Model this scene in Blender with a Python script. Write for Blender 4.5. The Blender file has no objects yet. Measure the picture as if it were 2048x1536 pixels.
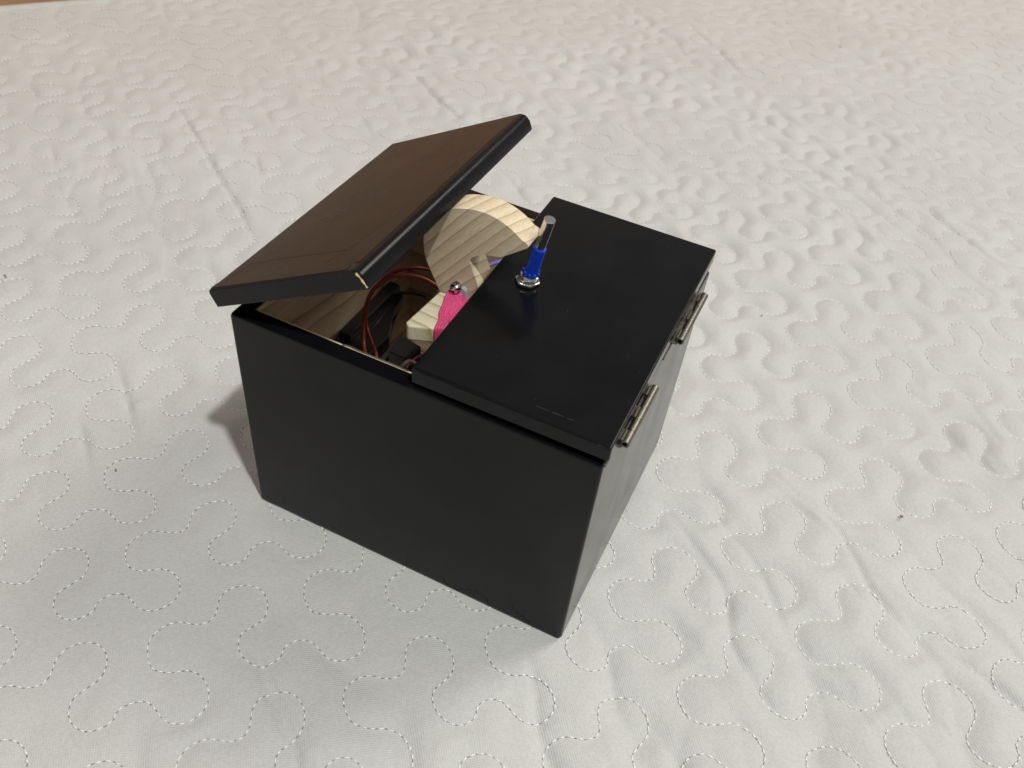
import bpy, bmesh, math, random
import numpy as np
from mathutils import Vector, Matrix
from mathutils.kdtree import KDTree

random.seed(7)
rng = np.random.default_rng(11)
scene = bpy.context.scene
col = scene.collection

# ------------------------------------------------------------------ camera
cam_d = bpy.data.cameras.new("camera")
cam_d.sensor_width = 36.0
cam_d.lens = 30.962
cam_d.clip_start = 0.005
cam_d.clip_end = 50
cam_d.dof.use_dof = True
cam_d.dof.focus_distance = 0.30
cam_d.dof.aperture_fstop = 22
cam = bpy.data.objects.new("camera", cam_d)
col.objects.link(cam)
RT = Vector((0.898167, 0.430158, 0.090883))
DN = Vector((0.358188, -0.596068, -0.718613))
FW = Vector((-0.254944, 0.677988, -0.689446))
EYE = Vector((0.0304, -0.1580, 0.2678))
UP = -DN
cam.matrix_world = Matrix(((RT.x, UP.x, -FW.x, EYE.x), (RT.y, UP.y, -FW.y, EYE.y), (RT.z, UP.z, -FW.z, EYE.z), (0, 0, 0, 1)))
scene.camera = cam

# ------------------------------------------------------------------ light
scene.view_settings.view_transform = 'Standard'
scene.view_settings.look = 'None'
scene.view_settings.exposure = 0.0
scene.view_settings.gamma = 1.0
world = bpy.data.worlds.new("World")
scene.world = world
world.use_nodes = True
bg = world.node_tree.nodes["Background"]
bg.inputs[0].default_value = (1.0, 0.96, 0.89, 1)
bg.inputs[1].default_value = 0.29

def lamp(name, kind, loc, power, color, **kw):
    d = bpy.data.lights.new(name, kind)
    d.energy = power
    d.color = color
    for k, v in kw.items():
        setattr(d, k, v)
    o = bpy.data.objects.new(name, d)
    o.location = loc
    col.objects.link(o)
    return o

# the room's ceiling lamp: overhead, to the right of and a little nearer than the box
lamp("ceiling_lamp", 'POINT', (0.63, -0.475, 1.98), 106.0, (1.0, 1.0, 0.985), shadow_soft_size=0.040)
# broad, weaker fill added beyond the bed's far end to brighten its back half
far = lamp("far_fill", 'AREA', (1.2, 2.0, 2.3), 42.0, (1.0, 0.95, 0.87), shape='DISK', size=1.3)
far.rotation_euler = (Vector((-0.1, 0.3, 0)) - far.location).to_track_quat('-Z', 'Y').to_euler()

CTRL=[(0, 0, -111.0, -53.2), (0, -1, -142.6, -28.7), (0, -2, -172.7, -5.6), (0, -3, -205.3, 18.7), (0, 1, -76.9, -77.1), (0, -4, -241.7, 46.9), (0, -5, -275.6, 72.3), (-1, -1, -170.4, -66.7), (-1, 0, -141.5, -92.8), (1, 1, -45.8, -36.5), (1, 0, -76.8, -13.2), (2, 1, -11.6, -5.5), (3, 1, 15.2, 34.1), (3, 2, 51.9, 17.1), (4, 2, 82.0, 54.9), (4, 1, 48.2, 79.1), (4, 0, 13.1, 96.8), (4, 3, 119.0, 32.3), (5, 2, 115.9, 98.3), (5, 1, 80.9, 127.3), (5, 0, 44.3, 151.4), (5, -1, 9.1, 177.0), (6, 1, 113.4, 169.3), (6, 0, 76.8, 199.7), (6, -1, 39.7, 227.6), (6, -2, 3.7, 257.0), (7, -2, 33.5, 307.2), (7, -1, 72.3, 281.2)]
MOTIF=[(0.0, 0.0), (0.068, 0.018), (0.12, -0.01), (0.15, -0.066), (0.176, -0.143), (0.217, -0.196), (0.255, -0.217), (0.297, -0.22), (0.343, -0.211), (0.388, -0.189), (0.426, -0.146), (0.451, -0.087), (0.46, -0.0), (0.447, 0.068), (0.423, 0.12), (0.388, 0.158), (0.318, 0.191), (0.249, 0.224), (0.22, 0.271), (0.206, 0.333), (0.21, 0.396), (0.228, 0.452), (0.261, 0.509), (0.293, 0.536), (0.331, 0.549), (0.39, 0.545), (0.433, 0.521), (0.446, 0.493), (0.471, 0.457), (0.524, 0.436), (0.575, 0.441), (0.627, 0.474), (0.656, 0.53), (0.676, 0.601), (0.694, 0.658), (0.733, 0.706), (0.781, 0.733), (0.842, 0.742), (0.897, 0.722), (0.941, 0.681), (0.969, 0.609), (0.972, 0.53), (0.961, 0.466), (0.933, 0.405), (0.882, 0.355), (0.801, 0.325), (0.743, 0.284), (0.702, 0.236), (0.686, 0.169), (0.688, 0.094), (0.702, 0.024), (0.728, -0.031), (0.771, -0.068), (0.824, -0.087), (0.868, -0.086), (0.916, -0.072), (0.961, -0.034), (1.0, 0.0)]
CREASES=[[(-128, 557), (-91, 523), (-58, 483)], [(-41, 435), (-8, 412)], [(-32, 387), (-14, 366)], [(10, 405), (22, 394)], [(68, 461), (83, 443)], [(103, 434), (136, 425)], [(70, 387), (109, 352), (140, 327)], [(57, 215), (68, 204)], [(83, 240), (93, 222)], [(16, 99), (29, 91), (42, 82)], [(44, 112), (67, 100), (81, 93)], [(79, 83), (90, 73), (100, 70)], [(133, 82), (142, 75)], [(29, 29), (48, 18)], [(-1, 103), (15, 100)], [(117, 211), (137, 183)], [(48, 11), (68, -1)], [(27, 121), (39, 112)], [(-358, 226), (-328, 204), (-291, 178), (-250, 150), (-228, 132)], [(-269, 355), (-226, 322), (-193, 304)], [(-317, 256), (-287, 230)], [(-310, 221), (-290, 206)], [(-283, 204), (-259, 181)], [(-258, 278), (-232, 254)], [(-344, 117), (-315, 102)], [(-381, 149), (-354, 128)], [(-449, 196), (-420, 180)], [(-229, 36), (-199, 13), (-181, -2)], [(-216, 2), (-182, -24)], [(-157, 271), (-135, 253), (-119, 238)], [(-127, 385), (-110, 372)], [(-94, 397), (-82, 384)], [(82, 40), (104, 28)], [(113, 183), (134, 159)], [(51, 63), (65, 52)], [(-110, 364), (-87, 348)]]
SPECKS=[(-10, 593), (100, 118), (-305, 49), (-179, -15), (18, 216), (-4, 43)]

# ------------------------------------------------------------------ helpers
def tag(o, label=None, cat=None, group=None, kind=None):
    if label: o["label"] = label
    if cat: o["category"] = cat
    if group: o["group"] = group
    if kind: o["kind"] = kind
    return o

def link(name, me, mats, parent=None, smooth=False):
    o = bpy.data.objects.new(name, me)
    for m in (mats if isinstance(mats, (list, tuple)) else [mats]):
        me.materials.append(m)
    col.objects.link(o)
    if parent is not None:
        o.parent = parent
    if smooth:
        me.polygons.foreach_set("use_smooth", np.ones(len(me.polygons), dtype=bool))
    return o

def from_bm(name, bm, mats, parent=None, smooth=False):
    me = bpy.data.meshes.new(name)
    bmesh.ops.recalc_face_normals(bm, faces=bm.faces)
    bm.to_mesh(me)
    bm.free()
    return link(name, me, mats, parent, smooth)

def sharp(o, deg=35):
    """smooth shading with hard edges above an angle"""
    me = o.data
    me.polygons.foreach_set("use_smooth", np.ones(len(me.polygons), dtype=bool))
    me.set_sharp_from_angle(angle=math.radians(deg))
    wn = o.modifiers.new("weighted_normals", 'WEIGHTED_NORMAL')
    wn.keep_sharp = True
    wn.weight = 100
    return o

def box_bm(bm, x0, x1, y0, y1, z0, z1, bevel=0.0, seg=2, mat=0, M=None):
    r = bmesh.ops.create_cube(bm, size=1.0)
    vs = r['verts']
    for v in vs:
        v.co = Vector((x0 + (v.co.x + .5) * (x1 - x0), y0 + (v.co.y + .5) * (y1 - y0), z0 + (v.co.z + .5) * (z1 - z0)))
    es = list({e for v in vs for e in v.link_edges})
    fs = list({f for v in vs for f in v.link_faces})
    if bevel:
        b = bmesh.ops.bevel(bm, geom=es, offset=bevel, segments=seg, profile=0.5, affect='EDGES')
        vs = list({v for f in b['faces'] for v in f.verts} | {v for v in vs if v.is_valid})
        fs = list({f for v in vs for f in v.link_faces})
    for f in fs: f.material_index = mat
    if M is not None:
        bmesh.ops.transform(bm, matrix=M, verts=vs)
    return vs

def catmull(pts, n=8, closed=False):
    P = [Vector(p) for p in pts]
    out = []
    N = len(P)
    rngi = range(N if closed else N - 1)
    for i in rngi:
        p0 = P[(i - 1) % N] if closed or i > 0 else P[0] * 2 - P[1]
        p1 = P[i]
        p2 = P[(i + 1) % N]
        p3 = P[(i + 2) % N] if closed or i + 2 < N else P[-1] * 2 - P[-2]
        for k in range(n):
            t = k / n
            out.append(0.5 * ((2 * p1) + (p2 - p0) * t + (2 * p0 - 5 * p1 + 4 * p2 - p3) * t * t + (3 * p1 - p0 - 3 * p2 + p3) * t ** 3))
    if not closed:
        out.append(P[-1].copy())
    return out

def tube_bm(bm, path, radius, sides=10, flat=1.0, cap=True):
    """swept tube along a list of Vectors; radius a number or list"""
    rings = []
    n = len(path)
    up = None
    for i, p in enumerate(path):
        t = (path[min(i + 1, n - 1)] - path[max(i - 1, 0)]).normalized()
        if up is None:
            up = Vector((0, 0, 1)) if abs(t.z) < .9 else Vector((1, 0, 0))
        s = t.cross(up).normalized()
        up = s.cross(t).normalized()
        r = radius[i] if isinstance(radius, (list, tuple)) else radius
        ring = []
        for k in range(sides):
            a = 2 * math.pi * k / sides
            ring.append(bm.verts.new(p + s * (math.cos(a) * r) + up * (math.sin(a) * r * flat)))
        rings.append(ring)
    for a, b in zip(rings, rings[1:]):
        for k in range(sides):
            bm.faces.new((a[k], a[(k + 1) % sides], b[(k + 1) % sides], b[k]))
    if cap:
        bm.faces.new(rings[0][::-1])
        bm.faces.new(rings[-1])

def lathe_bm(bm, prof, sides=32, M=None, closed_ends=True):
    """prof: list of (r, z); spun about z"""
    rings = []
    vs = []
    for r, z in prof:
        ring = []
        for k in range(sides):
            a = 2 * math.pi * k / sides
            v = bm.verts.new((math.cos(a) * r, math.sin(a) * r, z))
            ring.append(v); vs.append(v)
        rings.append(ring)
    for a, b in zip(rings, rings[1:]):
        for k in range(sides):
            bm.faces.new((a[k], a[(k + 1) % sides], b[(k + 1) % sides], b[k]))
    if closed_ends:
        bm.faces.new(rings[0][::-1])
        bm.faces.new(rings[-1])
    if M is not None:
        bmesh.ops.transform(bm, matrix=M, verts=vs)
    return vs

def prism_bm(bm, outline, y0, y1, bevel=0.0):
    """outline: (x, z) points counter-clockwise; extruded along y"""
    a = [bm.verts.new((x, y0, z)) for x, z in outline]
    b = [bm.verts.new((x, y1, z)) for x, z in outline]
    n = len(a)
    f0 = bm.faces.new(a)
    f1 = bm.faces.new(b[::-1])
    for k in range(n):
        bm.faces.new((a[k], a[(k + 1) % n], b[(k + 1) % n], b[k]))
    if bevel:
        es = list(f0.edges) + list(f1.edges)
        bmesh.ops.bevel(bm, geom=es, offset=bevel, segments=2, profile=.5, affect='EDGES')

# ------------------------------------------------------------------ materials
def new_mat(name):
    m = bpy.data.materials.new(name)
    m.use_nodes = True
    nt = m.node_tree
    return m, nt, nt.nodes["Principled BSDF"]

def node(nt, typ, **kw):
    n = nt.nodes.new(typ)
    for k, v in kw.items():
        setattr(n, k, v)
    return n

def noise(nt, vec, scale, detail=3, rough=.5):
    n = node(nt, 'ShaderNodeTexNoise')
    n.inputs['Scale'].default_value = scale
    n.inputs['Detail'].default_value = detail
    n.inputs['Roughness'].default_value = rough
    if vec is not None: nt.links.new(vec, n.inputs['Vector'])
    return n

def bump(nt, height, strength, dist, normal=None):
    b = node(nt, 'ShaderNodeBump')
    b.inputs['Strength'].default_value = strength
    b.inputs['Distance'].default_value = dist
    nt.links.new(height, b.inputs['Height'])
    if normal is not None: nt.links.new(normal, b.inputs['Normal'])
    return b

def ramp(nt, fac, stops):
    r = node(nt, 'ShaderNodeValToRGB')
    e = r.color_ramp.elements
    while len(e) < len(stops): e.new(0.5)
    for el, (p, c) in zip(e, stops):
        el.position = p
        el.color = (*c, 1) if len(c) == 3 else c
    nt.links.new(fac, r.inputs[0])
    return r

def objcoord(nt, scale=(1, 1, 1), rot=(0, 0, 0)):
    t = node(nt, 'ShaderNodeTexCoord')
    m = node(nt, 'ShaderNodeMapping')
    m.inputs['Scale'].default_value = scale
    m.inputs['Rotation'].default_value = rot
    nt.links.new(t.outputs['Object'], m.inputs['Vector'])
    return m.outputs['Vector']

def paper_mat(name="black_paper", rough=(.16, .22), wave=.06):
    m, nt, p = new_mat(name)
    v = objcoord(nt)
    n1 = noise(nt, v, 60, 4)
    r = ramp(nt, n1.outputs['Fac'], [(.3, (.0034, .0037, .0048)), (.7, (.0058, .0061, .0074))])
    # sparse dust
    dn = noise(nt, v, 900, 1)
    dr = ramp(nt, dn.outputs['Fac'], [(.80, (0, 0, 0)), (.86, (.05, .05, .05))])
    dm = node(nt, 'ShaderNodeMix', data_type='RGBA', blend_type='ADD')
    dm.inputs[0].default_value = 1
    nt.links.new(r.outputs[0], dm.inputs[6]); nt.links.new(dr.outputs[0], dm.inputs[7])
    nt.links.new(dm.outputs[2], p.inputs['Base Color'])
    n2 = noise(nt, v, 2600, 2)
    n3 = noise(nt, v, 28, 3)
    b1 = bump(nt, n2.outputs['Fac'], .05, .0003)
    b2 = bump(nt, n3.outputs['Fac'], wave, .003, b1.outputs['Normal'])
    nt.links.new(b2.outputs['Normal'], p.inputs['Normal'])
    rr = ramp(nt, n1.outputs['Fac'], [(.3, (rough[0],) * 3), (.7, (rough[1],) * 3)])
    nt.links.new(rr.outputs[0], p.inputs['Roughness'])
    p.inputs['IOR'].default_value = 1.30
    return m

def wood_mat(name, across, along, period, light, dark, mid=None, warp=.35, thin=.5):
    """growth rings: bands across one direction, stretched along another (object space, metres)"""
    m, nt, p = new_mat(name)
    t = node(nt, 'ShaderNodeTexCoord')
    a = Vector(across).normalized(); l = Vector(along).normalized(); c = a.cross(l)
    comb = node(nt, 'ShaderNodeCombineXYZ')
    for i, (vec, s) in enumerate(((a, 1 / period), (l, .12 / period), (c, .22 / period))):
        d = node(nt, 'ShaderNodeVectorMath', operation='DOT_PRODUCT')
        d.inputs[1].default_value = vec * s
        nt.links.new(t.outputs['Object'], d.inputs[0])
        nt.links.new(d.outputs['Value'], comb.inputs[i])
    n0 = noise(nt, comb.outputs[0], .8, 2)
    sep = node(nt, 'ShaderNodeSeparateXYZ')
    nt.links.new(comb.outputs[0], sep.inputs[0])
    mul = node(nt, 'ShaderNodeMath', operation='MULTIPLY_ADD')
    mul.inputs[1].default_value = warp * 4
    nt.links.new(n0.outputs['Fac'], mul.inputs[0])
    nt.links.new(sep.outputs[0], mul.inputs[2])
    fr = node(nt, 'ShaderNodeMath', operation='FRACT')
    nt.links.new(mul.outputs[0], fr.inputs[0])
    md = mid or tuple((x + y) / 2 for x, y in zip(light, dark))
    r = ramp(nt, fr.outputs[0], [(0, light), (thin, light), (.82, md), (.93, dark), (1.0, light)])
    fine = noise(nt, comb.outputs[0], 9, 4, .7)
    fr2 = ramp(nt, fine.outputs['Fac'], [(.25, (.80, .78, .75)), (.7, (1.05, 1.05, 1.05))])
    mix = node(nt, 'ShaderNodeMix', data_type='RGBA', blend_type='MULTIPLY')
    mix.inputs[0].default_value = 1
    nt.links.new(r.outputs[0], mix.inputs[6])
    nt.links.new(fr2.outputs[0], mix.inputs[7])
    nt.links.new(mix.outputs[2], p.inputs['Base Color'])
    p.inputs['Roughness'].default_value = .6
    p.inputs['IOR'].default_value = 1.4
    b = bump(nt, fine.outputs['Fac'], .25, .0003)
    nt.links.new(b.outputs['Normal'], p.inputs['Normal'])
    return m

def plain(name, colr, rough=.5, metal=0.0, grain=0.0, gs=800, var=.15, ior=1.45):
    m, nt, p = new_mat(name)
    v = objcoord(nt)
    n = noise(nt, v, gs, 3)
    lo = tuple(c * (1 - var) for c in colr); hi = tuple(min(1, c * (1 + var)) for c in colr)
    r = ramp(nt, n.outputs['Fac'], [(.3, lo), (.7, hi)])
    nt.links.new(r.outputs[0], p.inputs['Base Color'])
    p.inputs['Roughness'].default_value = rough
    p.inputs['Metallic'].default_value = metal
    p.inputs['IOR'].default_value = ior
    if grain:
        b = bump(nt, n.outputs['Fac'], grain, .0003)
        nt.links.new(b.outputs['Normal'], p.inputs['Normal'])
    return m

def fabric_mat():
    m, nt, p = new_mat("quilt_cotton")
    v = objcoord(nt)
    big = noise(nt, v, 9, 3)
    r = ramp(nt, big.outputs['Fac'], [(.3, (.556, .559, .541)), (.7, (.600, .604, .584))])
    fine = noise(nt, v, 900, 2)
    fr = ramp(nt, fine.outputs['Fac'], [(.25, (.93,) * 3), (.75, (1.05,) * 3)])
    mix = node(nt, 'ShaderNodeMix', data_type='RGBA', blend_type='MULTIPLY')
    mix.inputs[0].default_value = 1
    nt.links.new(r.outputs[0], mix.inputs[6]); nt.links.new(fr.outputs[0], mix.inputs[7])
    nt.links.new(mix.outputs[2], p.inputs['Base Color'])
    # woven threads: two crossed fine waves
    hs = []
    for rot in (math.radians(52), math.radians(142)):
        vv = objcoord(nt, rot=(0, 0, rot))
        w = node(nt, 'ShaderNodeTexWave', wave_type='BANDS', bands_direction='X')
        w.inputs['Scale'].default_value = 1 / .00075 / 3.18
        w.inputs['Distortion'].default_value = 1.2
        w.inputs['Detail Scale'].default_value = 3
        nt.links.new(vv, w.inputs['Vector'])
        hs.append(w.outputs['Fac'])
    ad = node(nt, 'ShaderNodeMath', operation='ADD')
    nt.links.new(hs[0], ad.inputs[0]); nt.links.new(hs[1], ad.inputs[1])
    b = bump(nt, ad.outputs[0], .32, .0002)
    b2 = bump(nt, fine.outputs['Fac'], .15, .0004, b.outputs['Normal'])
    crumple = noise(nt, v, 130, 4, .6)
    b3 = bump(nt, crumple.outputs['Fac'], .16, .0030, b2.outputs['Normal'])
    nt.links.new(b3.outputs['Normal'], p.inputs['Normal'])
    p.inputs['Roughness'].default_value = .75
    p.inputs['IOR'].default_value = 1.35
    p.inputs['Sheen Weight'].default_value = .15
    p.inputs['Sheen Roughness'].default_value = .4
    return m

PAPER = paper_mat()
LID_PAPER = paper_mat("smooth_black_paper", (.22, .29), .09)
FABRIC = fabric_mat()
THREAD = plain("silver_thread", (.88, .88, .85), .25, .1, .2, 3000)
STITCH_SHADE = plain("stitch_gap_shade", (.27, .265, .25), .5, .1, .2, 3000)  # shade and dark reflections between silver stitches, put into the colour
ARM_WOOD = wood_mat("pale_pine_arm", (-.735, .28, .606), (.636, .0, .772), .0034, (.79, .68, .49), (.50, .37, .23), (.66, .54, .37), .16, .25)
BLOCK_WOOD = wood_mat("pale_pine_block", (.08, 1, .12), (1, 0, 0), .0052, (.86, .80, .58), (.50, .42, .22), (.72, .64, .40), .20, .55)
LINING = wood_mat("box_wood", (.12, .10, 1), (0, 1, -.15), .0105, (.68, .53, .38), (.38, .26, .17), (.54, .40, .28), .45, .3)
RAW_EDGE = wood_mat("raw_wood_edge", (0, 1, .3), (1, 0, 0), .012, (.80, .62, .34), (.55, .38, .17), None, .3, .5)
NICKEL = plain("nickel", (.21, .20, .165), .42, 1.0, .25, 900)
CHROME = plain("chrome", (.66, .66, .65), .20, 1.0, .05, 1200)
BLUE = plain("blue_plastic", (.006, .05, .50), .32, 0, .1, 900)
PINK = plain("pink_rubber", (.78, .085, .24), .5, 0, .12, 1400)
RED_WIRE = plain("red_brown_wire", (.32, .06, .03), .42, 0, .1, 500)
DARK_RED_WIRE = plain("dark_red_wire", (.22, .022, .025), .42, 0, .1, 500)
PURPLE_WIRE = plain("purple_wire", (.30, .22, .68), .4, 0, .1, 500)
WHITE_WIRE = plain("pale_wire", (.62, .48, .45), .45, 0, .1, 500)
BLACK_WIRE = plain("black_wire", (.035, .025, .022), .45, 0, .1, 500)
BLACK_PLASTIC = plain("black_plastic", (.012, .012, .012), .4, 0, .15, 700)
OLIVE = plain("grey_green_plastic", (.026, .028, .022), .5, 0, .15, 700)
GREY_PLASTIC = plain("grey_plastic", (.42, .44, .47), .4, 0, .1, 700)
SCUFF = plain("paper_scuff", (.075, .072, .068), .7, 0, .2, 2000)
LINT = plain("lint", (.19, .185, .18), .9, 0, .3, 3000)
HEAD_WOOD = wood_mat("brown_varnished_wood", (0, 0, 1), (.62, .785, 0), .06, (.66, .41, .25), (.46, .27, .155), None, .4, .4)
HEAD_WOOD.node_tree.nodes["Principled BSDF"].inputs['Roughness'].default_value = .4
FLOOR_WOOD = wood_mat("brown_floor_wood", (.785, -.62, 0), (.62, .785, 0), .10, (.24, .13, .07), (.13, .065, .035), None, .4, .4)

# ------------------------------------------------------------------ the bed: quilted bedspread
E1 = np.array([0.62, 0.7846]); E2 = np.array([0.7846, -0.62])
EDGE = -0.588                                            # far-left edge of the bed along E2
AFF_O, AFF_A, AFF_B = None, None, None
ctrl = np.array(CTRL, float)
IJ = ctrl[:, :2]; WP = ctrl[:, 2:] * 1e-3
Mx = np.c_[np.ones(len(IJ)), IJ]
AFF, *_ = np.linalg.lstsq(Mx, WP, rcond=None)
RES = WP - Mx @ AFF

def value_noise(x, y, cell, seed):
    r = np.random.default_rng(seed)
    g = r.uniform(-1, 1, (256, 256))
    u = x / cell; v = y / cell
    i = np.floor(u).astype(int); j = np.floor(v).astype(int)
    fu = u - i; fv = v - j
    fu = fu * fu * (3 - 2 * fu); fv = fv * fv * (3 - 2 * fv)
    G = lambda a, b: g[a % 256, b % 256]
    return (G(i, j) * (1 - fu) + G(i + 1, j) * fu) * (1 - fv) + (G(i, j + 1) * (1 - fu) + G(i + 1, j + 1) * fu) * fv

def lattice(ij):
    """quilting lattice -> bed position, with the cloth's own local stretch"""
    ij = np.atleast_2d(ij)
    base = np.c_[np.ones(len(ij)), ij] @ AFF
    d2 = ((ij[:, None, :] - IJ[None]) ** 2).sum(2)
    w = np.exp(-d2 / (2 * .75 ** 2))
    tot = w.sum(1, keepdims=True)
    # elsewhere the seams drift by a few millimetres
    drift = np.c_[value_noise(ij[:, 0] + 40, ij[:, 1] + 40, 1.9, 71), value_noise(ij[:, 0] + 40, ij[:, 1] + 40, 1.9, 72)]
    drift += .5 * np.c_[value_noise(ij[:, 0] + 40, ij[:, 1] + 40, .7, 73), value_noise(ij[:, 0] + 40, ij[:, 1] + 40, .7, 74)]
    return base + (w @ RES) / (tot + .04) + drift * .0062 * (1 - tot / (tot + .25))

mot = np.array([tuple(v) for v in [(p.x, p.y) for p in catmull([(a, b, 0) for a, b in MOTIF], 7)]])[:-1]

def stitch_rows():
    rows = []
    for j in range(-19, 12):
        pts = []
        for i in range(-9, 22):
            wob = rng.normal(0, .012, 2)
            pts.append(mot + np.array([i, j]) )
        ij = np.concatenate(pts)
        w = lattice(ij)
        a = w @ E1; b = w @ E2
        rows.append((w, (a > -.36) & (a < 1.0) & (b > EDGE - .005) & (b < .30)))
    return rows

ROWS = stitch_rows()

def base_height(x, y):
    """wrinkles and creases of the cloth, without the quilting"""
    s = x * E1[0] + y * E1[1]; t = x * E2[0] + y * E2[1]
    # fine tension wrinkles run along E2 (turned a few degrees by place)
    s2 = s + .10 * t + .012 * value_noise(s, t, .09, 1)
    far_ = np.clip((s + .05) / .15, .25, 1.0)
    h = .00085 * far_ * value_noise(s2, t, np.array(.016), 2) * (.4 + .6 * np.abs(value_noise(s, t, .12, 3)))
    h += .00050 * value_noise(s2 / .35, t, .045, 4)
    h += .0012 * value_noise(s, t, .16, 5)
    # a network of finer folds, stretched along the pull of the cloth
    for cell, amp, sd, mask_sd in ((.021, .0015, 21, 31), (.012, .0009, 22, 32), (.034, .0012, 23, 33)):
        n = value_noise(s2 + .006 * value_noise(s, t, .03, sd + 40), t * .17, cell, sd)
        mk = np.clip(.25 + .9 * value_noise(s, t, .11, mask_sd) + .8 * np.clip((t + .02) / .12, -.4, .9), 0, 1)
        h -= amp * (1 - np.minimum(np.abs(n) * 1.8, 1)) ** 3 * mk * np.interp(t, [-.02, .06], [1.15, 1.9])
    for k, line in enumerate(CREASES):
        P = np.array(line, float) * 1e-3
        depth = (.0010, .0013, .0008)[k % 3] * (.45 if k in (9, 10, 14, 16, 17) else 1.0)
        for a, b in zip(P, P[1:]):
            d = b - a; L = np.linalg.norm(d); d = d / L
            first = (a == P[0]).all(); last = (b == P[-1]).all()
            m = (np.abs(x - (a[0] + b[0]) / 2) < L / 2 + .03) & (np.abs(y - (a[1] + b[1]) / 2) < L / 2 + .03)
            if not m.any(): continue
            rx = x[m] - a[0]; ry = y[m] - a[1]
            al = rx * d[0] + ry * d[1]; ac = -rx * d[1] + ry * d[0]
            over = np.maximum(np.maximum(-al, al - L), 0)
            # taper towards the ends
            e0 = np.clip(al / .022 + .05, 0, 1) if first else 1.0
            e1 = np.clip((L - al) / .022 + .05, 0, 1) if last else 1.0
            wdt = .0015
            prof = -1.0 * np.exp(-(ac / wdt) ** 2) + .65 * np.exp(-((ac - .005) / .0045) ** 2)
            h[m] += depth * prof * e0 * e1 * np.exp(-(over / .002) ** 2)
    # the box presses the filling flat around and under it
    return h

def quilt_height(d, dense):
    return -.0011 * np.exp(-d / .0038) * dense - .0003 * np.exp(-(d / .0010) ** 2) * dense

def press(x, y):
    """1 under and close to the box, fading out"""
    dx = np.maximum(np.maximum(-.126 - x, x - .003), 0); dy = np.maximum(np.maximum(-.002 - y, y - .107), 0)
    return np.exp(-(np.hypot(dx, dy) / .012) ** 2)

def axis(lo, f0, f1, hi, step):
    fine = np.arange(f0, f1, step)
    left = []; s = step; v = f0
    while v > lo:
        s *= 1.18; v -= s; left.append(v)
    right = []; s = step; v = fine[-1]
    while v < hi:
        s *= 1.18; v += s; right.append(v)
    return np.array(left[::-1] + list(fine) + right)

sx = axis(-.75, -.21, .76, 1.45, .00135)
tx = axis(-.62, EDGE - .03, .14, .80, .00135)
tx = tx[tx >= EDGE - .03]
tx = np.concatenate([np.array([EDGE - .33, EDGE - .25, EDGE - .15, EDGE - .08, EDGE - .045]), tx])
S, T = np.meshgrid(sx, tx, indexing='ij')
s_, t_ = S.ravel(), T.ravel()

kd_pts = []
for w, ok in ROWS:
    q = w[ok]
    if len(q): kd_pts.append(q)
kd_pts = np.concatenate(kd_pts)
kd = KDTree(len(kd_pts))
for i, q in enumerate(kd_pts):
    kd.insert((q[0], q[1], 0), i)
kd.balance()

R_EDGE = .022
def drop(t):
    """bed surface folds over at the far-left edge"""
    o = EDGE - t
    arc = R_EDGE * math.pi / 2
    pos = t.copy(); z = np.zeros_like(t)
    m = (o > 0) & (o <= arc)
    pos[m] = EDGE - R_EDGE * np.sin(o[m] / R_EDGE); z[m] = -R_EDGE * (1 - np.cos(o[m] / R_EDGE))
    m = o > arc
    pos[m] = EDGE - R_EDGE; z[m] = -R_EDGE - (o[m] - arc)
    return pos, z

def surface(x, y):
    """height of the flat part of the cloth at a stitched line"""
    return base_height(x, y)

tpos, tz = drop(t_)
px = s_ * E1[0] + tpos * E2[0]; py = s_ * E1[1] + tpos * E2[1]
D = np.full(len(px), .05)
inside = (s_ > -.34) & (s_ < .98) & (t_ > EDGE - .004) & (t_ < .28)
idx = np.nonzero(inside)[0]
find = kd.find
D[idx] = [find((a, b, 0))[2] for a, b in zip(px[idx].tolist(), py[idx].tolist())]
dense = np.clip((.80 - s_) / .08, 0, 1) * np.clip((s_ + .27) / .06, 0, 1) * np.clip((.20 - t_) / .08, 0, 1)
pr = press(px, py)
amp = np.interp(s_, [-.1, .05, .16, .28, .5], [.65, .72, 1.2, 1.15, .75]) * np.clip(.85 + .75 * value_noise(s_ + 1, t_ + 1, .055, 81) + .3 * value_noise(s_ + 1, t_ + 1, .02, 82), .25, 1.6)
hz = base_height(px, py) * (1 - .9 * pr) + quilt_height(D, dense) * amp * (1 - .35 * pr)
hz = np.where(pr > .5, np.minimum(hz, .0004), hz) + .0008 * pr
# padding plumps up in the middle of each quilted lobe
hz += .0007 * (1 - np.exp(-np.maximum(D - .002, 0) / .006)) * dense * amp * (1 - pr) - .0009
pz = hz * np.where(t_ < EDGE, .3, 1) + tz
V = np.c_[px, py, pz]
ns, ntt = len(sx), len(tx)
I = np.arange(ns * ntt).reshape(ns, ntt)
F = np.stack([I[:-1, :-1], I[1:, :-1], I[1:, 1:], I[:-1, 1:]], -1).reshape(-1, 4)[:, ::-1]
me = bpy.data.meshes.new("bedspread")
me.vertices.add(len(V)); me.vertices.foreach_set("co", V.ravel())
me.loops.add(F.size); me.loops.foreach_set("vertex_index", F.ravel().astype(np.int32))
me.polygons.add(len(F)); me.polygons.foreach_set("loop_start", np.arange(0, F.size, 4, dtype=np.int32))
me.update(calc_edges=True)
bed = link("bedspread", me, FABRIC, None, True)
if me.polygons[len(me.polygons) // 2].normal.z < 0:
    me.flip_normals()
tag(bed, "pale grey quilted bedspread with looping stitched lines, spread flat under the black box", "bedspread")

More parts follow.
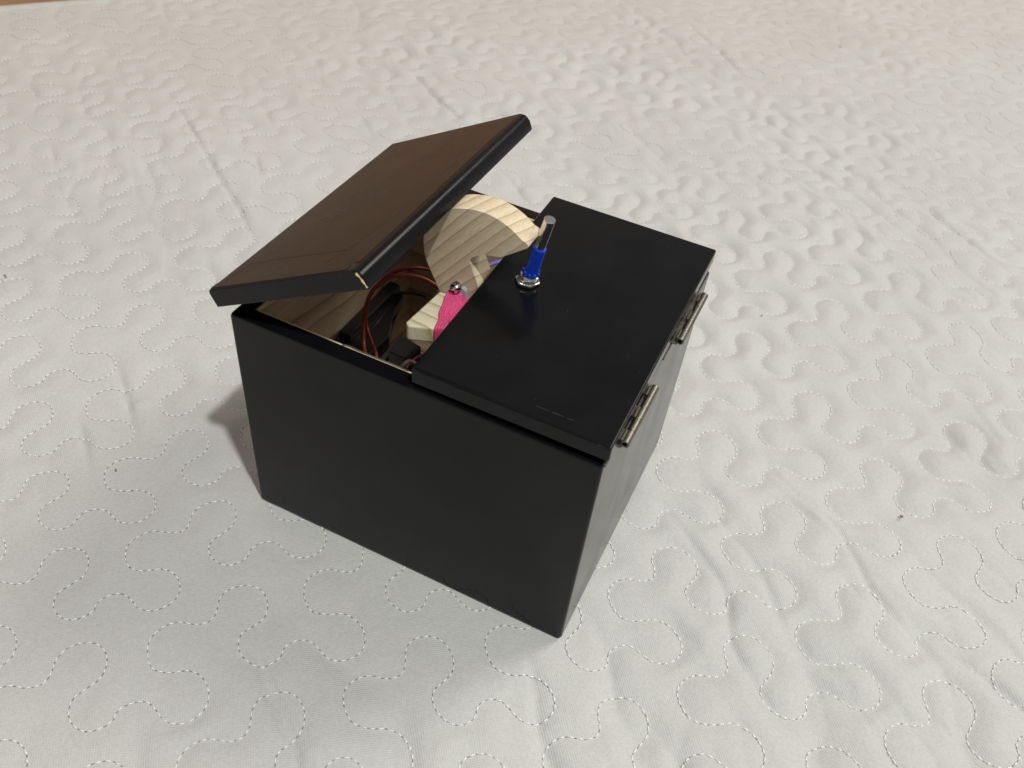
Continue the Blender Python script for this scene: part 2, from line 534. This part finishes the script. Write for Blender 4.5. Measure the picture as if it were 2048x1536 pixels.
# stitches: short silver thread segments sunk in the seams, with dark segments coloured in for the shade between them
def build_stitches():
    verts = []; faces = []; mats = []
    sides = 5
    ca = [(math.cos(2 * math.pi * k / sides), math.sin(2 * math.pi * k / sides)) for k in range(sides)]
    P0 = []; P1 = []; kindm = []
    for w, ok in ROWS:
        run = np.nonzero(ok)[0]
        if len(run) < 2: continue
        splits = np.nonzero(np.diff(run) > 1)[0] + 1
        for seg in np.split(run, splits):
            q = w[seg]
            if len(q) < 4: continue
            dl = np.r_[0, np.cumsum(np.hypot(*np.diff(q, axis=0).T))]
            pos = 0.0; k = 0
            while pos < dl[-1] - .003:
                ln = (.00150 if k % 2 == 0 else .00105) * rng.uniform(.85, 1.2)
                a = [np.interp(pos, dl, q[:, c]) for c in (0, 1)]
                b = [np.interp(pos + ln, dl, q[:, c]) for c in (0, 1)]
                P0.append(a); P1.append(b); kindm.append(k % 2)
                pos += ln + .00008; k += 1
    P0 = np.array(P0); P1 = np.array(P1); kindm = np.array(kindm)
    # keep what lies on the part of the bed in and near view
    mid = (P0 + P1) / 2
    s = mid @ E1; t = mid @ E2
    keep = (s > -.22) & (s < .78) & (t > EDGE + .002) & (t < .15)
    pm = press(mid[:, 0], mid[:, 1])
    inbox = (mid[:, 0] > -.1225) & (mid[:, 0] < -.0012) & (mid[:, 1] > .0012) & (mid[:, 1] < .104)
    keep &= ~inbox
    # far stitches cannot be told apart: only the nearer ones get the dark half
    P0, P1, kindm, mid, pm = P0[keep], P1[keep], kindm[keep], mid[keep], pm[keep]
    ms_ = mid @ E1; mt_ = mid @ E2
    amp = np.interp(ms_, [-.1, .05, .16, .28, .5], [.65, .72, 1.2, 1.15, .75]) * np.clip(.85 + .75 * value_noise(ms_ + 1, mt_ + 1, .055, 81) + .3 * value_noise(ms_ + 1, mt_ + 1, .02, 82), .25, 1.6)
    zz = base_height(mid[:, 0].copy(), mid[:, 1].copy()) * (1 - .9 * pm) - .0014 * amp * (1 - .35 * pm) - .0009 + .0008 * pm
    vs = []; fs = []; ms = []
    n = 0
    for a, b, k, z in zip(P0.tolist(), P1.tolist(), kindm.tolist(), zz.tolist()):
        dx = b[0] - a[0]; dy = b[1] - a[1]; L = math.hypot(dx, dy)
        if L < 1e-6: continue
        dx /= L; dy /= L
        r = .00026 if k == 0 else .00021
        zc = z + (.00030 if k == 0 else .00005) + random.uniform(-.00006, .00006)
        rock = random.uniform(-.00010, .00010)
        st = n
        for f, rr, dz in ((-.02, .35, -.00012), (.25, 1, 0), (.75, 1, 0), (1.02, .35, -.00012)):
            cx = a[0] + dx * L * f; cy = a[1] + dy * L * f
            for c, sn in ca:
                vs.append((cx - dy * c * r * rr, cy + dx * c * r * rr, zc + dz + rock * (f - .5) * 2 + sn * r * rr))
        for ring in range(3):
            o = st + ring * sides
            for q in range(sides):
                fs.append((o + q, o + (q + 1) % sides, o + sides + (q + 1) % sides, o + sides + q)); ms.append(k)
        n += 4 * sides
    V = np.array(vs); F = np.array(fs, np.int32)
    me = bpy.data.meshes.new("stitching")
    me.vertices.add(len(V)); me.vertices.foreach_set("co", V.ravel())
    me.loops.add(F.size); me.loops.foreach_set("vertex_index", F.ravel())
    me.polygons.add(len(F)); me.polygons.foreach_set("loop_start", np.arange(0, F.size, 4, dtype=np.int32))
    o = link("stitching", me, [THREAD, STITCH_SHADE], bed, True)
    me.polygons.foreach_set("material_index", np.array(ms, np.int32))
    me.update(calc_edges=True)
    tag(o, kind="stuff")
    return o
build_stitches()

# a few specks of lint caught on the cloth
for k, (x, y) in enumerate(SPECKS):
    bm = bmesh.new()
    r = (.0021, .0008, .0008, .0005, .0005, .0006)[k]
    bmesh.ops.create_icosphere(bm, subdivisions=2, radius=r)
    for v in bm.verts:
        v.co = Vector((v.co.x * random.uniform(.7, 1.2), v.co.y * random.uniform(.6, 1.0), v.co.z * .35))
    o = from_bm("lint_speck", bm, LINT, bed, True)
    o.location = (x * 1e-3, y * 1e-3, -.0006)

# what lies beyond the bed's far-left edge: a floor and a brown wooden headboard
bm = bmesh.new()
box_bm(bm, -4, 4, -4, 4, -.56, -.50)
fl = from_bm("floor", bm, FLOOR_WOOD)
tag(fl, kind="structure")
ang = math.atan2(E1[1], E1[0])
MH = Matrix.Translation(Vector((E2[0] * (EDGE - .10), E2[1] * (EDGE - .10), 0))) @ Matrix.Rotation(ang, 4, 'Z')
bm = bmesh.new()
box_bm(bm, -.75, 1.35, 0, .03, -.50, .46, .006, 2)
hb = from_bm("headboard", bm, HEAD_WOOD)
hb.matrix_world = MH
sharp(hb)
tag(hb, "brown varnished wooden board just past the far left edge of the bedspread", "headboard")

# ------------------------------------------------------------------ the box
L, W, H = 0.1237, 0.1051, 0.0900
BASE = Vector((-L / 2, W / 2, 0))
box = bpy.data.objects.new("black_box", None)
box.empty_display_size = .02
box.location = BASE
col.objects.link(box)
tag(box, "black paper-covered wooden box with a half-open lid and a toggle switch on its top", "box")
INV = Matrix.Translation(-BASE)

def part(name, bm, mats, parent=None, smooth=False):
    o = from_bm(name, bm, mats, None, smooth)
    if parent is None:
        o.parent = box
        o.matrix_parent_inverse = INV
    else:
        o.parent = parent
    return o

def ring_pts(off, r, z, n=5):
    """rounded rectangle of the box plan, inset by off"""
    x0, x1, y0, y1 = -L + off, -off, off, W - off
    r = max(r, 1e-5)
    pts = []
    for cx, cy, a0 in ((x1 - r, y0 + r, -90), (x1 - r, y1 - r, 0), (x0 + r, y1 - r, 90), (x0 + r, y0 + r, 180)):
        for k in range(n):
            a = math.radians(a0 + 90 * k / (n - 1))
            pts.append((cx + r * math.cos(a), cy + r * math.sin(a), z))
    return pts

def rings_mesh(bm, rings, cap0=False, cap1=False):
    R = [[bm.verts.new(p) for p in ring] for ring in rings]
    n = len(R[0])
    for a, b in zip(R, R[1:]):
        for k in range(n):
            bm.faces.new((a[k], a[(k + 1) % n], b[(k + 1) % n], b[k]))
    if cap0: bm.faces.new(R[0][::-1])
    if cap1: bm.faces.new(R[-1])

bm = bmesh.new()
rings_mesh(bm, [ring_pts(.0010, .0012, .0003), ring_pts(.0003, .0014, .0005), ring_pts(0, .0014, .0013), ring_pts(0, .0013, .03), ring_pts(0, .0013, .06),
                ring_pts(0, .0012, H - .0010), ring_pts(.0003, .0012, H - .0003), ring_pts(.0010, .0010, H),
                ring_pts(.0055, .0004, H), ring_pts(.0056, .0004, H - .0006)], cap0=True)
body = part("paper_cover", bm, PAPER)
sharp(body, 40)
# bare wood: the inner edge of the rim and the inside faces
bm = bmesh.new()
rings_mesh(bm, [ring_pts(.0050, .0004, H - .0008), ring_pts(.0052, .0004, H - .00025), ring_pts(.0062, .0003, H - .0002), ring_pts(.0064, .0003, H - .0005)])
part("rim_edge", bm, RAW_EDGE)
bm = bmesh.new()
rings_mesh(bm, [ring_pts(.0058, .0003, H - .0012), ring_pts(.0063, .0003, H - .0006), ring_pts(.0063, .0003, .004)])
part("inner_wall", bm, LINING)
bm = bmesh.new()
box_bm(bm, -L + .004, -.004, .004, W - .004, .0015, .0045)
part("base_board", bm, LINING)

# a torn sliver of paper on the near rim's inner edge
bm = bmesh.new()
tube_bm(bm, catmull([(-.0865, .0057, H + .00012), (-.0848, .0061, H + .0002), (-.0800, .0060, H + .00012), (-.0700, .0061, H + .0001), (-.0640, .0060, H + .0001)], 6), .00022, 6, .6)
part("torn_paper_edge", bm, SCUFF, None, True)

# ---- fixed half of the top
bm = bmesh.new()
lo = [(-.0603, .0010), (.0010, .0005), (-.0003, .1070), (-.0625, .1073)]
zh = H + .0073
ZL = (H + .0012, H + .0022, H + .0019, H + .0012); ZH = (H + .0070, H + .0077, H + .0075, H + .0071)
a = [bm.verts.new((x, y, q)) for (x, y), q in zip(lo, ZL)]; b = [bm.verts.new((x, y, q)) for (x, y), q in zip(lo, ZH)]
bm.faces.new(a[::-1]); bm.faces.new(b)
for k in range(4): bm.faces.new((a[k], a[(k + 1) % 4], b[(k + 1) % 4], b[k]))
bmesh.ops.bevel(bm, geom=list(bm.edges), offset=.0007, segments=3, profile=.5, affect='EDGES')
panel = sharp(part("top_panel", bm, PAPER), 50)
ZP = zh
# spacer the panel rests on, recessed from the faces
bm = bmesh.new()
box_bm(bm, -.0575, -.0035, .0032, .0075, H - .0001, H + .0018)
part("panel_rest", bm, PAPER, panel)
bm = bmesh.new()
box_bm(bm, -.0575, -.0035, .0975, .1018, H - .0001, H + .0018)
part("panel_rest", bm, PAPER, panel)
# glued-down paper flap along the near edge, with a scuffed edge
bm = bmesh.new()
box_bm(bm, -.0590, -.0004, .0017, .0052, ZP - .0002, ZP + .00012, .00008, 1)
for v in bm.verts: v.co.z += (v.co.x + .03) / .06 * .00033
part("paper_flap", bm, PAPER, panel)
bm = bmesh.new()
x = -.036
while x < -.0006:
    ln = random.uniform(.0012, .0042)
    y = .0052 + random.uniform(-.00006, .00006)
    if random.random() < .72:
        tube_bm(bm, [Vector((x, y, ZP + .00008)), Vector((x + ln * .5, y + random.uniform(-.00005, .00005), ZP + .00010)), Vector((min(x + ln, -.0004), y, ZP + .00008))], random.uniform(.00006, .00010), 5)
    x += ln + random.uniform(.0003, .0016)
# worn corner at the near right
tube_bm(bm, catmull([(-.0030, .00062, ZP - .0002), (-.0010, .00065, ZP - .00025), (.0002, .0009, ZP - .0003)], 4), [.00006] * 8 + [.00013], 5)
for v in bm.verts: v.co.z += (v.co.x + .03) / .06 * .00033
part("scuffed_edge", bm, SCUFF, panel)

# ---- lid, hinged on the left, its right edge lifted
LM = Matrix.Translation((-.12639, -.00142, .09198)) @ Matrix.Rotation(.0055, 4, 'Z') @ Matrix.Rotation(-.4940, 4, 'Y')
LW, LL, LT = .0617, .1062, .0063
bm = bmesh.new()
prism_bm(bm, [(.0004, 0), (LW - .0004, 0), (LW, .0006), (LW, .0034), (LW - .0001, .0042), (LW - .0004, .0050), (LW - .0010, .0057), (LW - .0018, .0061), (LW - .0027, LT - .00003), (LW - .0034, LT), (.0014, LT), (.0004, LT - .0004), (0, LT - .0014), (0, .0004)], 0, LL, .0005)
lid = part("lid", bm, LID_PAPER)
lid.matrix_basis = LM
sharp(lid, 38)
def lp(*q): return Vector(q)
bm = bmesh.new()
# thin creases where paper is folded beneath
for line in ([(4.4, 4.3), (5.4, 14.3), (21.3, 14.7), (47.1, 13.6)], [(43.9, 7.6), (47.8, 14.4), (51.4, 37.2), (52.5, 70.2)]):
    q = [lp(px * 1e-3, py * 1e-3, LT - .00002) for px, py in line]
    pts = []
    for u, w_ in zip(q, q[1:]):
        for k in range(5): pts.append(u.lerp(w_, k / 5))
    pts.append(q[-1])
    tube_bm(bm, pts, .00016, 6, .5)
part("paper_crease", bm, LID_PAPER, lid, True)
bm = bmesh.new()
# folded-over strips: near edge and lifted edge
vs = box_bm(bm, .0012, LW - .0052, .0007, .0035, LT - .0002, LT + .00014, .0001, 1)
box_bm(bm, LW - .0048, LW - .0030, .0045, LL - .0125, LT - .0002, LT + .00012, .0001, 1)
part("paper_flap", bm, LID_PAPER, lid)
bm = bmesh.new()
ec = [(LW - .0016, -.00012, .0054), (LW - .0009, -.00014, .0040), (LW - .0005, -.00012, .0024), (LW - .0002, -.0001, .0008)]
tube_bm(bm, catmull(ec, 4), [.00025 + .00012 * math.sin(k * 1.1) for k in range(13)], 6)
part("bare_wood_edge", bm, RAW_EDGE, lid, True)

# ---- hinges along the right edge
def make_hinge(y0, y1):
    bm = bmesh.new()
    xb, zb, r = .0024, H + .0012, .00130
    # plates pinched between panel and wall
    box_bm(bm, -.0085, .0018, y0 - .0012, y1 + .0004, H + .0003, H + .0009, .00015, 1)
    root = part("hinge", bm, NICKEL)
    sharp(root)
    n = 5
    seg = (y1 - y0) / n
    for k in range(n):
        bm = bmesh.new()
        ya, yb = y0 + k * seg + .00005, y0 + (k + 1) * seg - .00005
        M = Matrix.Translation((xb, ya, zb)) @ Matrix.Rotation(-math.pi / 2, 4, 'X')
        ln = yb - ya
        lathe_bm(bm, [(r * .62, .0), (r * .95, .0), (r, .0001), (r, ln - .0001), (r * .95, ln), (r * .62, ln)], 20, M, False)
        lathe_bm(bm, [(r * .62, 0), (r * .62, ln)], 20, M, False)
        # the tab that curls from the knuckle towards its plate
        up = (k % 2 == 0)
        if up:
            box_bm(bm, .0010, xb - .0002, ya + .0002, yb - .0002, zb + r - .0008, zb + r - .0003, .0002, 1)
            box_bm(bm, .0008, .0013, ya + .0002, yb - .0002, zb - .0001, zb + r - .00025, .0002, 1)
        else:
            box_bm(bm, .0006, xb - .0002, ya + .0002, yb - .0002, zb - r + .0001, zb - r + .0006, .0002, 1)
        sharp(part("knuckle", bm, NICKEL, root), 22)
    bm = bmesh.new()
    M = Matrix.Translation((xb, y0 + .0014, zb)) @ Matrix.Rotation(-math.pi / 2, 4, 'X')
    lathe_bm(bm, [(r * .58, 0), (r * .60, .0002), (r * .60, y1 - y0 - .0016), (r * .55, y1 - y0 - .0014)], 16, M)
    part("pin", bm, BLACK_PLASTIC, root, True)
    # narrow edge of the lower plate showing on the wall below the barrel
    bm = bmesh.new()
    box_bm(bm, -.0004, .00045, y0 - .0085, y1 - .0005, H - .0012, H + .00015, .00012, 1)
    part("plate_edge", bm, NICKEL, root)
make_hinge(.0100, .0362)
make_hinge(.0604, .0880)

# ---- toggle switch
SX, SY = -.0487, .0547
T0 = Matrix.Translation((SX, SY, ZP))
bm = bmesh.new()
prof = [(.0018, -.004), (.0025, -.004)]
z = 0.0
while z < .0032:
    prof += [(.00265, z), (.00240, z + .00028)]
    z += .00052
prof += [(.00255, .0035), (.00195, .0036), (.0018, .0020), (.0002, .0019)]
lathe_bm(bm, prof, 36, T0)
switch = sharp(part("toggle_switch", bm, CHROME), 30)
bm = bmesh.new()
rx = .00415
hexo = [(math.cos(math.radians(60 * k + 8)) * rx, math.sin(math.radians(60 * k + 8)) * rx) for k in range(6)]
a = [bm.verts.new((x, y, .0001)) for x, y in hexo]; b = [bm.verts.new((x, y, .00125)) for x, y in hexo]
bm.faces.new(a[::-1]); bm.faces.new(b)
for k in range(6): bm.faces.new((a[k], a[(k + 1) % 6], b[(k + 1) % 6], b[k]))
bmesh.ops.bevel(bm, geom=list(bm.edges), offset=.00018, segments=2, affect='EDGES')
bmesh.ops.transform(bm, matrix=T0, verts=bm.verts)
sharp(part("hex_nut", bm, CHROME, switch), 35)
bm = bmesh.new()
N = 44
ring = []
for zz, r0 in ((.0012, .00345), (.00185, .00325), (.00205, .0027)):
    row = []
    for k in range(N * 2):
        aa = math.pi * k / N
        r = r0 * (1.0 if k % 2 else .93)
        row.append(bm.verts.new((math.cos(aa) * r, math.sin(aa) * r, zz)))
    ring.append(row)
for p0, p1 in zip(ring, ring[1:]):
    for k in range(2 * N):
        bm.faces.new((p0[k], p0[(k + 1) % (2 * N)], p1[(k + 1) % (2 * N)], p1[k]))
bm.faces.new(ring[-1])
bmesh.ops.transform(bm, matrix=T0, verts=bm.verts)
part("lock_washer", bm, CHROME, switch)
TL = Matrix.Translation((SX + .0003, SY, ZP + .0018)) @ Matrix.Rotation(math.radians(10.3), 4, 'Y')
bm = bmesh.new()
lathe_bm(bm, [(.0013, .0005), (.0013, .008), (.00170, .0125), (.00182, .0150), (.00190, .0236), (.00178, .0240), (.0004, .02402)], 32, TL)
sharp(part("lever", bm, CHROME, switch), 30)
bm = bmesh.new()
lathe_bm(bm, [(.0009, .0008), (.0018, .0010), (.0025, .0018), (.0025, .0032), (.00230, .0040), (.00224, .0124), (.00220, .0128), (.0017, .0128)], 32, TL)
for k in range(9):
    aa = 2 * math.pi * k / 9
    r = bmesh.ops.create_icosphere(bm, subdivisions=2, radius=.00058, matrix=TL @ Matrix.Translation((math.cos(aa) * .00248, math.sin(aa) * .00248, .0027)) @ Matrix.Diagonal((1, 1, 1.7, 1)))
sharp(part("sleeve", bm, BLUE, switch), 40)

# ------------------------------------------------------------------ what sits inside the box
def top(name, bm, mats, label, cat, smooth=False, group=None):
    bmesh.ops.recalc_face_normals(bm, faces=bm.faces)
    c = sum((v.co for v in bm.verts), Vector()) / len(bm.verts)
    c.z = min(v.co.z for v in bm.verts)
    for v in bm.verts: v.co -= c
    o = from_bm(name, bm, mats, None, smooth)
    o.location = c
    o.matrix_world = Matrix.Translation(c)
    tag(o, label, cat, group)
    return o

def sub(name, bm, mats, parent, smooth=False):
    """a part built in world coordinates under a placed thing"""
    o = from_bm(name, bm, mats, None, smooth)
    o.parent = parent
    o.matrix_parent_inverse = Matrix.Translation(-parent.location)
    return o

# wooden arm that reaches out to the switch
outer = [(-46.9, 116.2), (-47.0, 117.0), (-47.7, 117.6), (-49.3, 118.2), (-51.2, 119.5), (-53.8, 121.0), (-57.1, 122.2), (-60.4, 122.9), (-63.6, 122.9), (-66.1, 122.6), (-69.3, 121.8), (-72.6, 120.6), (-76.0, 118.4), (-79.0, 115.2), (-81.2, 111.0), (-82.3, 106.4), (-82.1, 102.8), (-81.3, 98.9), (-79.3, 94.6), (-77.0, 90.2), (-74.6, 85.0), (-72.0, 79.0), (-69.5, 73.0)]
inner = [(-66.0, 70.0), (-63.0, 72.5), (-62.3, 80), (-62.2, 90), (-62.2, 95.2), (-64.0, 99.6), (-65.9, 104.2), (-64.6, 105.8), (-62.8, 107.2), (-61.0, 108.1), (-57.6, 108.9), (-55.2, 109.6), (-51.9, 112.1), (-48.7, 114.7)]
oc = catmull([(x * 1e-3, 0, z * 1e-3) for x, z in outer + inner], 6, closed=True)
bm = bmesh.new()
prism_bm(bm, [(p.x, p.z) for p in oc], .0465, .0560, .00035)
arm = top("wooden_arm", bm, ARM_WOOD, "pale wooden arm rising from inside the box, its tip against the switch lever", "wooden arm")
sharp(arm, 30)
bm = bmesh.new()
prism_bm(bm, [(-.0680, .0932), (-.0668, .0938), (-.0655, .0930), (-.0630, .0800), (-.0690, .0800)], .0447, .0464, .0002)
sub("servo_horn", bm, GREY_PLASTIC, arm)

# motor that carries the arm
bm = bmesh.new()
box_bm(bm, -.0985, -.0640, .0470, .0600, .0046, .0405, .0006, 2)
mot_o = top("servo_motor", bm, BLACK_PLASTIC, "small black motor block standing in the box below the wooden arm", "motor")
sharp(mot_o)
bm = bmesh.new()
q = [(-.0982, .0595), (-.0972, .0485), (-.0890, .0485), (-.0880, .0575)]
a = [bm.verts.new((x, y, .0407)) for x, y in q]; b = [bm.verts.new((x, y, .0495)) for x, y in q]
bm.faces.new(a[::-1]); bm.faces.new(b)
for k in range(4): bm.faces.new((a[k], a[(k + 1) % 4], b[(k + 1) % 4], b[k]))
bmesh.ops.bevel(bm, geom=list(bm.edges), offset=.0005, segments=2, affect='EDGES')
cn = top("wire_connector", bm, BLACK_PLASTIC, "square black wire connector lying on the motor, left of the wooden block", "connector")
sharp(cn)

# black bracket fixed to the left inner wall
bm = bmesh.new()
q = [(-.1172, .0400), (-.1020, .0400), (-.1010, .0560), (-.1036, .0610), (-.1080, .0700), (-.1092, .0800), (-.1172, .0860)]
a = [bm.verts.new((x, y, .0435)) for x, y in q]; b = [bm.verts.new((x, y, .0500)) for x, y in q]
bm.faces.new(a[::-1]); bm.faces.new(b)
for k in range(7): bm.faces.new((a[k], a[(k + 1) % 7], b[(k + 1) % 7], b[k]))
bmesh.ops.bevel(bm, geom=list(bm.edges), offset=.0006, segments=2, affect='EDGES')
hold = top("battery_holder", bm, BLACK_PLASTIC, "irregular black plastic holder fixed to the box's left inner wall", "battery holder")
sharp(hold)
bm = bmesh.new()
tube_bm(bm, [Vector((-.1075, .048, .0501)), Vector((-.1100, .074, .0501))], .0004, 6)
sub("rib", bm, OLIVE, hold, True)
bm = bmesh.new()
box_bm(bm, -.1160, -.1110, .0450, .0810, .0498, .0535, .0008, 2)
sharp(sub("raised_cell", bm, BLACK_PLASTIC, hold))
# plug on a wooden support
bm = bmesh.new()
box_bm(bm, -.1050, -.0995, .0500, .0580, .0357, .0425, .0005, 1, 0)
plug = top("wire_plug", bm, OLIVE, "dull grey-green plug on the small wooden support deep inside the box", "plug")
sharp(plug)
bm = bmesh.new()
box_bm(bm, -.1080, -.0992, .0300, .0610, .0046, .0355, .0005, 1)
top("wooden_support", bm, BLOCK_WOOD, "bare wood support standing on the box floor by the near wall", "wood block")

# pale block with a screw, pink bands hooked over it
bm = bmesh.new()
q = [(-.0767, .0262), (-.0752, .0248), (-.0630, .0298), (-.0622, .0452), (-.0700, .0463), (-.0753, .0453)]
a = [bm.verts.new((x, y, .0828)) for x, y in q]; b = [bm.verts.new((x, y, .0888)) for x, y in q]
bm.faces.new(a[::-1]); bm.faces.new(b)
n = len(q)
for k in range(n): bm.faces.new((a[k], a[(k + 1) % n], b[(k + 1) % n], b[k]))
bmesh.ops.bevel(bm, geom=list(bm.edges), offset=.0007, segments=3, profile=.5, affect='EDGES')
blk = top("wooden_block", bm, BLOCK_WOOD, "small pale striped wood block under the pink bands, half beneath the black top panel", "wood block")
sharp(blk, 40)
SC = Vector((-.0690, .0446, 0))
bm = bmesh.new()
lathe_bm(bm, [(.0008, .0880), (.0008, .0934), (.0020, .0934), (.00205, .0938), (.0018, .0945), (.0012, .09500), (.0003, .0952)], 28, Matrix.Translation(SC))
scr = sub("screw", bm, CHROME, blk)
sharp(scr, 50)
bm = bmesh.new()
for rot in (.6, .6 + math.pi / 2):
    M = Matrix.Translation(SC + Vector((0, 0, .0951))) @ Matrix.Rotation(rot, 4, 'Z')
    box_bm(bm, -.0010, .0010, -.00018, .00018, -.0002, .00012, 0, 1, 0, M)
o = from_bm("cross_slot", bm, BLACK_PLASTIC)
o.parent = scr
o.matrix_parent_inverse = Matrix.Identity(4)

# rubber bands: several strands from the screw over the block's near end
bm = bmesh.new()
strands = [(-.0713, -.0672), (-.0706, -.0664), (-.0700, -.0656), (-.0693, -.0648), (-.0687, -.0637), (-.0683, -.0629), (-.0677, -.0612), (-.0671, -.0598), (-.0667, -.0582)]
for k, (xs, xe) in enumerate(strands):
    zt = .0894 + .00012 * (k % 3)
    ye = .0252 + (min(xe, -.0625) + .0752) * .41 + max(0, xe + .0625) * 1.6
    pts = [(xs * .5 + SC.x * .5, .0458, .0912), (xs, .0440, .0910), (xs * .75 + xe * .25, .0395, .0903), ((xs + xe) / 2, .0350, zt + .0002), (xs * .2 + xe * .8, ye + .004, zt), (xe, ye + .0004, zt - .0001), (xe + .0001, ye - .0006, zt - .0012), (xe + .0002, ye - .0006, .0845), (xe + .0002, ye + .0003, .0824), (xe, ye + .006, .0822)]
    tube_bm(bm, catmull(pts, 5), [.00053 + .00003 * math.sin(i * .23 + k) for i in range(46)], 8, .62)
for k, xs in enumerate((-.0664, -.0655, -.0646, -.0637)):
    pts = [(xs - .0003, .0460, .0900), (xs, .0440, .0901 + .0001 * (k % 2)), (xs + .0016, .0380, .0898), (xs + .0040, .0300, .0895), (xs + .0050, .0262 + (k * .0004), .0892)]
    tube_bm(bm, catmull(pts, 5), .00050, 8, .62)
loop = [(SC.x + .0016 * math.cos(t_), SC.y + .0016 * math.sin(t_), .0910 + .0003 * math.sin(2 * t_)) for t_ in np.linspace(-2.6, 2.6, 14) + math.pi / 2]
tube_bm(bm, catmull(loop, 3), .00055, 8)
top("rubber_band", bm, PINK, "bright pink rubber bands stretched from the screw over the wooden block", "rubber band", True)

def wire(name, pts, r, mat, label):
    bm = bmesh.new()
    tube_bm(bm, catmull([tuple(c * 1e-3 for c in p) for p in pts], 8), r, 10)
    return top(name, bm, mat, label, "wire", True)
wire("red_wire", [(-70, 66, 70), (-77, 63.5, 74), (-82.5, 61.2, 76.0), (-83.8, 59.5, 78.0), (-87.5, 58.4, 80.0), (-91.0, 56.9, 81.0), (-94.4, 55.4, 81.0), (-97.9, 54.0, 80.0), (-100.6, 53.5, 78.0), (-102.6, 51.7, 76.0), (-104.6, 50.7, 73.0), (-105.4, 49.3, 70.0), (-106.2, 48.3, 66.0), (-107.3, 48.3, 60.0), (-106.4, 46.8, 56.0), (-103.9, 43.1, 53.0), (-98.7, 36.3, 53.0), (-95, 27, 50)], .00078, RED_WIRE,
     "orange-red wire looping highest out of the box, in front of the other wires")
wire("red_wire", [(-80, 77, 70), (-91.2, 73.0, 73.0), (-93.0, 71.1, 74.0), (-94.3, 68.2, 76.0), (-96.2, 65.9, 77.0), (-99.0, 63.2, 77.0), (-101.8, 60.6, 76.0), (-104.2, 57.1, 74.0), (-106.6, 55.1, 70.0), (-107.6, 52.4, 66.0), (-109.1, 52.9, 60.0), (-108.5, 51.8, 56.5), (-106.1, 49.6, 54.0), (-101.9, 45.7, 53.0), (-97.0, 40.6, 53.0), (-93, 32, 52)], .00062, DARK_RED_WIRE,
     "dark crimson wire looping just behind the orange-red wire")
wire("purple_wire", [(-86, 78, 66), (-81.2, 84.2, 70.0), (-79.2, 88.5, 70.0), (-77.8, 91.6, 70.0), (-76.1, 94.3, 70.0), (-73.6, 96.5, 70.0), (-66, 96, 68)], .0008, PURPLE_WIRE,
     "purple wire seen through the gap under the wooden arm's hook")
wire("black_wire", [(-116, 66, 50.5), (-115.5, 71.7, 51.0), (-112.7, 74.5, 52.0), (-106.7, 76.6, 54.0), (-102.1, 78.6, 54.0), (-99.2, 82.8, 50.0), (-95.4, 86.9, 45.0), (-92, 88, 36)], .0006, BLACK_WIRE,
     "thin dark wire arching deep inside the box above the black holder")
wire("pale_wire", [(-80.2, 28.0, 52.0), (-82.3, 32.2, 60.0), (-82.4, 34.4, 60.5), (-82.5, 36.8, 60.0), (-82.3, 39.0, 59.0), (-80.7, 42.4, 55.0), (-78, 45, 50)], .00085, WHITE_WIRE,
     "short pale pinkish wire by the near wall, next to the top panel's corner")
wire("dark_red_wire", [(-80, 31, 44), (-83.0, 36.5, 54.0), (-84.0, 39.6, 55.0), (-84.0, 42.8, 55.0), (-82.9, 47.2, 55.0), (-80.3, 49.7, 54.0), (-76, 52, 50)], .00075, DARK_RED_WIRE,
     "dark red wire curving low beside the pale wire under the wooden block")
